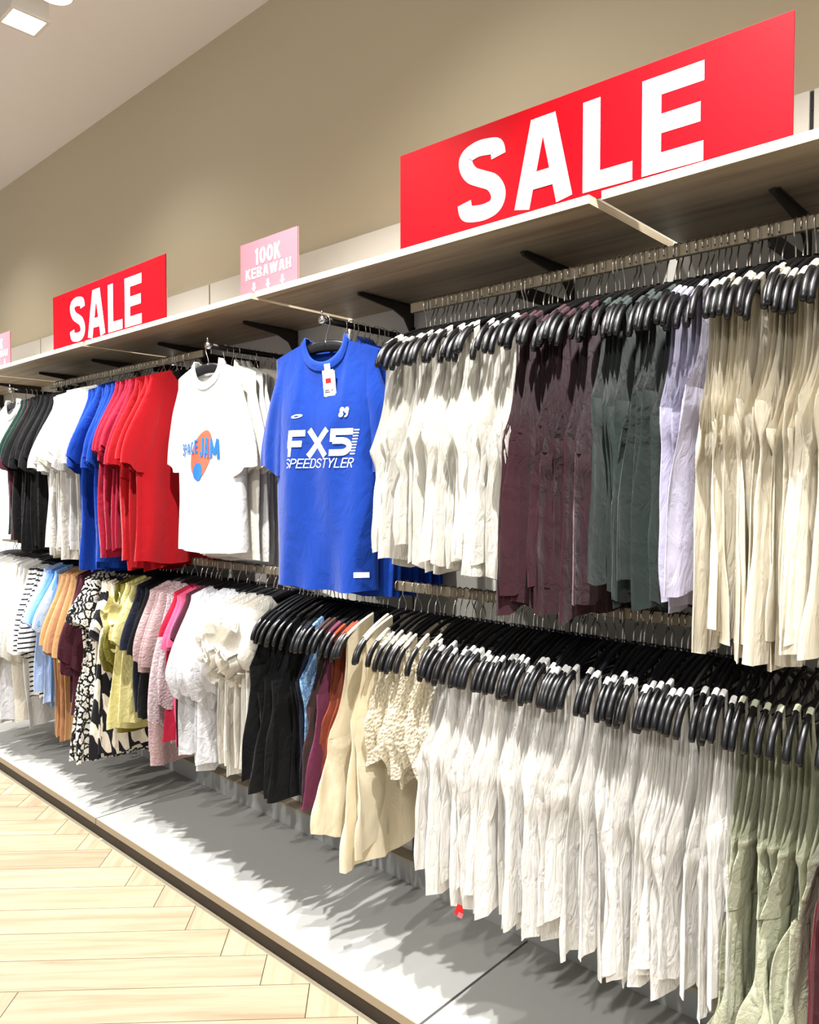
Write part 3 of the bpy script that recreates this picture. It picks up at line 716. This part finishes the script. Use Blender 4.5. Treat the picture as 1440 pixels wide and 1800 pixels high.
run('lower', -1.765, -1.715, 3, 'tank', 'rust', '', 'rust brown tank tops', 'top', 'tank_top', L=.60, zb=-.28, sw=.05, T=.007, arm=.19)
run('lower', -1.82, -1.765, 3, 'tank', ['maroon', 'plum', 'plum'], '', 'plum tank tops', 'top', 'tank_top', L=.62, zb=-.28, sw=.045, T=.007, flare=.24)
run('lower', -1.86, -1.82, 2, 'tank', 'brown', '', 'dark brown tank tops', 'top', 'tank_top', L=.58, zb=-.28, sw=.05, T=.007)
run('lower', -1.90, -1.86, 1, 'tank', 'denim', '', '', 'top', 'denim_camisole', lone='light blue denim strap top on the lower rail among black tops', L=.58, zb=-.24, sw=.04, T=.010, arm=.215, W=.205)
run('lower', -2.16, -1.905, 12, 'tank', ['blacktop', 'blacktop', 'charcoal', 'navy'], '', 'black tank tops', 'top', 'tank_top', L=.62, zb=-.26, sw=.045, T=.008, amp=.008, flare=.23)
run('lower', -2.35, -2.17, 6, 'tee', ['ivory', 'tee_offwhite'], '', 'ivory ruffled blouses', 'blouse', 'ruffled_blouse', broad=True, L=.62, slv=.16, reach=.26, puff=.02, open_w=.12, T=.012, amp=.009, W=.21, cuff=.05, ruffle=1.2)
run('lower', -2.57, -2.36, 6, 'tee', 'voile', '', 'sheer white puff-sleeve blouses', 'blouse', 'white_blouse', broad=True, L=.64, slv=.28, reach=.285, puff=.026, open_w=.15, T=.012, amp=.010, W=.22, cuff=.06)
run('lower', -2.62, -2.575, 1, 'tee', 'maroon', '', '', 'T-shirt', 'maroon_tshirt', lone='short-sleeved maroon T-shirt on the lower rail right of the pinks', broad=True, L=.62, slv=.12, reach=.25, W=.21)
run('lower', -2.67, -2.62, 2, 'tee', 'pink', '', 'bright pink T-shirts', 'T-shirt', 'pink_tshirt', broad=True, L=.62, slv=.14, reach=.26, W=.21)
run('lower', -2.71, -2.67, 1, 'tee', 'crimson', '', '', 'T-shirt', 'crimson_tshirt', lone='short-sleeved crimson T-shirt on the lower rail beside the pinks', broad=True, L=.60, slv=.11, reach=.25, W=.21)
run('lower', -2.77, -2.71, 2, 'tee', 'lace', '', 'pale lilac lace blouses', 'blouse', 'lace_blouse', broad=True, L=.60, slv=.40, reach=.285, puff=.014, open_w=.10, W=.22, T=.011)
run('lower', -2.88, -2.77, 3, 'tee', 'mauve', '', 'ruched mauve dresses', 'dress', 'ruched_dress', broad=True, L=.72, slv=.25, reach=.27, puff=.02, W=.21, T=.012, amp=.010)
run('lower', -3.00, -2.885, 4, 'tee', ['navy', 'blacktop'], '', 'black short-sleeved tops', 'top', 'black_blouse', broad=True, L=.56, slv=.2, reach=.25, W=.20)
run('lower', -3.08, -3.01, 2, 'tee', 'yellow', '', 'pale yellow ruffled tops', 'blouse', 'yellow_blouse', broad=True, L=.62, slv=.17, reach=.27, puff=.012, W=.21, flare=.24, T=.012, ruffle=1.0)
run('lower', -3.18, -3.085, 3, 'tee', 'olive', '', 'olive satin tops', 'top', 'olive_blouse', broad=True, L=.64, slv=.28, reach=.26, puff=.02, cuff=.04, W=.21, T=.012)
run('lower', -3.33, -3.185, 4, 'tee', 'zebra', '', 'zebra-striped dresses', 'dress', 'zebra_dress', broad=True, L=.78, slv=.16, reach=.26, W=.22, flare=.26, T=.012, amp=.010)
run('lower', -3.48, -3.335, 4, 'tee', 'floral', '', 'black and white floral dresses', 'dress', 'floral_dress', broad=True, L=.83, slv=.15, reach=.28, W=.22, flare=.25, waist=.03, T=.012, amp=.010)
run('lower', -3.56, -3.485, 3, 'tee', 'maroon', '', 'dark maroon long tops', 'top', 'maroon_blouse', broad=True, L=.66, slv=.34, reach=.285, W=.21)
run('lower', -3.76, -3.565, 6, 'tee', ['tan', 'ochre', 'ochre'], '', 'tan and ochre T-shirts', 'T-shirt', 'ochre_tshirt', broad=True, L=.80, slv=.30, reach=.29, W=.22)
run('lower', -3.95, -3.765, 5, 'tee', ['paleblue', 'skyblue', 'skyblue'], '', 'sky blue T-shirts', 'T-shirt', 'sky_blue_tshirt', broad=True, L=.66, slv=.20, reach=.29, W=.22)
run('lower', -4.13, -3.955, 5, 'tee', 'stripe', '', 'black and white striped tops', 'top', 'striped_shirt', broad=True, L=.66, slv=.34, reach=.30, puff=.012, W=.22)
run('lower', -4.85, -4.14, 22, 'tee', ['tee_white', 'voile', 'tee_offwhite'], '', 'long white shirts', 'shirt', 'white_shirt', broad=True, L=.86, slv=.38, reach=.31, puff=.008, W=.25)

tagr = link('hem_tag', None, None, None, (-1.252, -.497, .40), (0, R(20), R(30)))
mb = MB(); mb.box(-.010, .010, -.001, .001, -.006, .022); mb.build('card', 'tag_red', tagr)
mb = MB(); mb.box(.0, .014, -.0015, -.0005, -.010, .004); mb.build('flap', 'sign_pink', tagr)
tag(tagr, 'small red swing tag hanging below the white camisoles', 'tag')
# --- sage babydoll camisoles: bodice and gathered skirt
def sage_top(i, n, x):
    rs = random.Random(500 + i); rz = PI / 2 + rs.uniform(-.03, .03)
    r = link('babydoll_camisole', None, None, None, (x, YR, ZL), (0, 0, rz))
    tx = (.0, -.12, .04, -.1, -.2, -.06, -.36)[i]
    D0 = drape(x, .004, .1, -.2, rs); D1 = drape(x, .012, .1, -.44, rs, .09)
    DA = lambda S, Z: D0(S, Z) + tx * S * smooth01((-.2 - Z) / .4)
    v, f = tank(x, 'sage', L=.46, zb=-.31, arm=.20, W=.19, flare=.185, sw=.016, T=.0085, rs=rs, res=1.5, hemw=.004, low=.5, D=DA)
    link('bodice', npmesh('bodice', v, f), 'sage', r)
    L = .74 + rs.uniform(-.03, .03); p = [rs.uniform(0, 6.3) for _ in range(4)]
    def P(u, v): return u * (.187 + .045 * v + .006 * np.sin(9 * v + p[0])), -.445 + (-L + .445) * v + .012 * np.sin(3 * u + p[1]) * v
    def H(u, v): return (.010 + .008 * v) * np.sqrt(np.clip(1 - np.abs(u) ** 2.6, 0, 1)) * (1 + .45 * np.sin(26 * u + p[2]) * np.minimum(1, .35 + v))
    v, f = shell(P, P, H, lambda S, Z: DA(S, Z) + D1(S, Z), 41, 22)
    link('skirt', npmesh('skirt', v, f), 'sage', r)
    tag(r, '%s from left of the sage green babydoll camisoles on the lower rail' % ordw(i), 'top', 'sage green babydoll camisoles')
    hanger((x, YR, ZL), rz, 'black hanger holding %s from left of the sage babydolls, lower rail' % ordw(i), 'black hangers on the lower rail')
for i in range(7): sage_top(i, 7, -.550 + .0265 * i)

# ------------------------------------------------------------------ rails
def rail(x0, x1, zc, label, ends):
    r = link('hanging_rail', None, None, None, ((x0 + x1) / 2, YR, zc)); w = (x1 - x0) / 2
    mb = MB(); mb.box(-w, w, -.006, .006, -.015, .015); mb.build('bar', 'champagne', r, bevel=0.002)
    for e in ends:
        mb = MB(); mb.box(e - (x0 + x1) / 2 - .003, e - (x0 + x1) / 2 + .003, .0062, -YR - .001, -.03, .008); mb.build('support_arm', 'dark_steel', r)
    tag(r, label, 'rail', 'hanging rails')
ztop_u, ztop_l = ZU + .0935 - .015, ZL + .0935 - .015
rail(-1.60, 0.4, ztop_u, 'upper hanging rail carrying the camisoles in the near bay', [-1.212, -.556, .1])
rail(-4.27, -2.76, ztop_u, 'upper hanging rail carrying the coloured T-shirts', [-4.2, -3.18, -2.79])
rail(-5.0, 0.4, ztop_l, 'long lower hanging rail', [-4.492, -3.18, -1.868, -.556])

# ------------------------------------------------------------------ face-out arms and their T-shirts
def arm_rod(x, z, label):
    r = link('faceout_arm', None, None, None, (x, 0, z))
    mb = MB(); mb.tube([(0, -.415, 0), (0, -.002, 0)], .0105, 14); mb.build('rod', 'dark_steel', r, True)
    mb = MB(); mb.tube([(0, -.438, 0), (0, -.415, 0)], .0125, 16); mb.build('end_cap', 'chrome', r, True)
    mb = MB(); mb.tube([(0, -.432, .011), (0, -.432, .03)], .003, 8); mb.build('stop_pin', 'chrome', r, True)
    mb = MB(); mb.box(-.012, .012, -.004, 0, -.05, .04); mb.build('wall_plate', 'dark_steel', r)
    tag(r, label, 'display arm', 'face-out arms')
ZA = 2.066
ZH = ZA + .0105 - .0945 + .0025
def face_tee(x, y, rz, mat, rs, L, W, slv, reach, label, group, hl, front=False, res=1.0, twist=0.0, D=None, name='tshirt', collar=True, drop=0.0, T=None, open_w=.13, slvT=.02):
    r = link(name, None, None, None, (x, y, ZH), (0, 0, rz))
    T = T if T else (.045 if front else .009)
    if D is None:
        p = [rs.uniform(0, 6.3) for _ in range(3)]
        A = .017 if front else .005
        def D(S, Z):
            t = smooth01((-.2 - Z) / .4)
            wrap = .75 * np.maximum(0, np.abs(S) - .12) ** 1.6 * smooth01((-Z - .07) / .2)
            return wrap + t * A * (np.sin(S * 26 + p[0]) + .6 * np.sin(S * 47 + p[1] + Z * 3)) * .6
    Pf, Pb, H, D, (v, f), zt = tee_body(x, L, W, .085, T, .0, .0, rs, res, None, D=D, puffn=.012 if front else .004, hemw=.004)
    body = link('body', npmesh('body', v, f), mat, r)
    for sg in (-1, 1):
        v, f = sleeve(sg, lambda S, Z: .35 * D(S, Z), slv, reach, W, slvT, rs, 0, open_w, res)
        link('sleeve', npmesh('sleeve', v, f), mat, r)
    if collar:
        v, f = collar_ring(zt, H, D, .085, W, .085, .02, .02, 21)
        link('collar', npmesh('collar', v, f), mat, r)
    tag(r, label, 'T-shirt', group)
    hanger((x, y, ZH), rz, hl, 'black hangers on the face-out arms', True)
    def surf(s, z):
        s = np.asarray(s, float); z = np.asarray(z, float); ztp = zt(s, .085); vv = np.clip((z - ztp) / (-L - ztp), 0, 1)
        return D(s, z) - H(s / W, vv)
    return r, surf
def print_on(r, surf, V, F, s0, z0, name, mat, off=.0011):
    V = np.array(V, float); s = V[:, 0] + s0; z = V[:, 1] + z0
    y = surf(s, z) - off - (V[:, 2] * .0002 if V.shape[1] > 2 else 0)
    link(name, mesh(name, np.stack([s, y, z], 1), F), mat, r)
def ellipse_patch(cx, cz, rx, rz_, rot, nr=7, na=40, clip=None):
    V, F = [(cx, cz)], []
    for i in range(1, nr + 1):
        for k in range(na):
            a = 2 * PI * k / na; px, pz = rx * i / nr * math.cos(a), rz_ * i / nr * math.sin(a)
            V.append((cx + px * math.cos(rot) - pz * math.sin(rot), cz + px * math.sin(rot) + pz * math.cos(rot)))
    F = [(0, 1 + k, 1 + (k + 1) % na) for k in range(na)]
    F += [(1 + (i - 1) * na + k, 1 + i * na + k, 1 + i * na + (k + 1) % na, 1 + (i - 1) * na + (k + 1) % na) for i in range(1, nr) for k in range(na)]
    return V, F
def stack(x, n, y0, dy, mat, mk_label, hl, group, name, **kw):
    for i in range(n):
        rs = random.Random(int(abs(x) * 1000) + i)
        m_ = mat[i % len(mat)] if isinstance(mat, (list, tuple)) else mat
        face_tee(x + rs.uniform(-.012, .012), y0 + dy * (i + 1), rs.uniform(-.05, .05), m_, rs, kw['L'] + rs.uniform(-.01, .025), kw['W'], kw['slv'], kw['reach'], mk_label % ordw(i), group, hl % ordw(i), name=name, collar=(i < 3), slvT=.010, open_w=kw.get('open_w', .13), res=.9)
# blue shirt with white lettering
arm_rod(-1.868, ZA, 'face-out arm carrying the blue T-shirts')
rs = random.Random(3)
TB = R(14)
r, sf = face_tee(-1.868, -.415, TB, 'blue', rs, .78, .20, .28, .295, 'front royal blue oversized T-shirt with white FX5 print', 'blue T-shirts on the face-out arm', 'black broad hanger holding the front blue FX5 T-shirt', True, 3.4, name='blue_tshirt')
V, F, w = text2d('FX5', .085, .235, .07, 1.35, .10, .06, widths={'F': .62, 'X': .85, '5': .72})
s = .245 / w
print_on(r, sf, [(p[0] * s, p[1], p[2]) for p in V], F, -.125, -.355, 'chest_print', 'print_white')
# speed lines at the right of the letters
mb2 = MB()
V, F = [], []
for k in range(9):
    z = .004 + k * .0092; n = len(V); x0 = .116 + .016 * (k / 9)
    V += [(x0, z), (x0 + .018, z), (x0 + .018, z + .004), (x0, z + .004)]; F.append((n, n + 1, n + 2, n + 3))
print_on(r, sf, V, F, 0.0, -.355, 'speed_lines', 'print_white')
V, F, w = text2d('SPEEDSTYLER', .030, .10, .10, 1.0, .25, .1); s = .26 / w
print_on(r, sf, [(p[0] * s, p[1], p[2]) for p in V], F, -.135, -.392, 'chest_lettering', 'print_white')
V, F, w = text2d('89', .032, .2, .02, .8, .2, .1)
print_on(r, sf, V, F, .075, -.235, 'chest_number', 'print_white')
V, F = ellipse_patch(-.085, -.225, .022, .006, .12, 3, 20); print_on(r, sf, V, F, 0, 0, 'chest_badge', 'print_white')
V, F = ellipse_patch(-.085, -.225, .010, .0022, .12, 2, 14); print_on(r, sf, V, F, 0, 0, 'badge_mark', 'blue', .0024)
V = [(.135, -.735), (.175, -.735), (.175, -.718), (.135, -.718)]; print_on(r, sf, V, [(0, 1, 2, 3)], 0, 0, 'hem_label', 'tag_white')
# swing tag
ysurf = float(np.min(sf(np.array([.0, .03, .06]), np.array([-.15] * 3))))
t = link('swing_tag', None, None, r, (.028, ysurf - .006, -.075), (R(2), R(-4), 0))
def plate(name, w, h, y, z, mat, parent, x=0.0, t_=.0012):
    mb = MB(); mb.box(x - w / 2, x + w / 2, y, y + t_, z - h, z); return mb.build(name, mat, parent)
plate('back_card', .042, .10, .0015, -.012, 'tag_back', t, .004)
plate('front_card', .042, .082, 0, -.008, 'tag_white', t)
plate('loop', .022, .03, .0005, .012, 'tag_white', t, -.001)
plate('red_mark', .020, .015, -.0008, -.034, 'tag_red', t, 0, .0006)
for q, (xx, zz, ww) in enumerate(((-.008, -.07, .016), (.012, -.071, .007), (-.006, -.076, .02))): plate('print', ww, .0025, -.0008, zz, 'print_dark', t, xx, .0006)
stack(-1.868, 10, -.37, .029, 'royal', '%s blue T-shirt behind the front FX5 one on the arm', 'black hanger of the %s blue T-shirt behind the FX5 one', 'blue T-shirts on the face-out arm', 'blue_tshirt', L=.79, W=.205, slv=.28, reach=.285)
# white shirt with orange and blue print
arm_rod(-2.524, ZA, 'face-out arm carrying the white T-shirts')
rs = random.Random(5)
r, sf = face_tee(-2.545, -.415, R(4), 'tee_white', rs, .70, .195, .27, .28, 'front white T-shirt with an orange oval and blue lettering print', 'white T-shirts on the face-out arm', 'black broad hanger holding the white T-shirt with oval print', True, 3.4, name='white_tshirt')
V, F = ellipse_patch(.015, -.33, .058, .098, R(-28)); print_on(r, sf, V, F, 0, 0, 'oval_print', 'print_orange', .0014)
V, F = ellipse_patch(-.012, -.395, .030, .036, R(-28), 4, 24); print_on(r, sf, V, F, 0, 0, 'blue_patch', 'print_blue', .0022)
V, F, w = text2d('SPACE', .046, .19, .09, .9, .0, .1); s = .105 / w
print_on(r, sf, [(p[0] * s, p[1] * (0.85 + .5 * abs(p[0] * s - .05) / .1) + .12 * p[0] * s, p[2]) for p in V], F, -.114, -.335, 'lettering', 'print_blue', .003)
V, F, w = text2d('JAM', .074, .20, .10, .9, .0, .08); s = .115 / w
print_on(r, sf, [(p[0] * s, p[1] - .10 * p[0] * s, p[2]) for p in V], F, .000, -.338, 'lettering', 'print_blue', .003)
stack(-2.54, 11, -.375, .027, ['tee_offwhite', 'tee_white'], '%s white T-shirt behind the one with oval print', 'black hanger of the %s white T-shirt behind the oval print', 'white T-shirts on the face-out arm', 'white_tshirt', L=.73, W=.20, slv=.28, reach=.272)
# far left arm
arm_rod(-4.484, ZA, 'face-out arm at the left edge of the photo')
rs = random.Random(9)
r, sf = face_tee(-4.484, -.415, R(0), 'tee_white', rs, .74, .20, .27, .285, 'front white T-shirt at the left edge with a rainbow arc print', 'white T-shirts at the left edge', 'black broad hanger of the front white T-shirt at left edge', True, 1.4, name='white_tshirt')
for k, mt in enumerate(('print_orange', 'sign_pink', 'print_green', 'print_blue')):
    v, f = ribbon(arc(0.02, -.36, .12 - .012 * k, .12 - .012 * k, -60, 80, 16), .007, .02); print_on(r, sf, v, f, 0, 0, 'print', mt)
stack(-4.484, 10, -.375, .028, ['tee_white', 'tee_offwhite'], '%s white T-shirt behind the front one at the left edge', 'black hanger of the %s white T-shirt at the left edge', 'white T-shirts at the left edge', 'white_tshirt', L=.75, W=.205, slv=.28, reach=.275)
print('planks', np_, 'objects', len(bpy.data.objects))
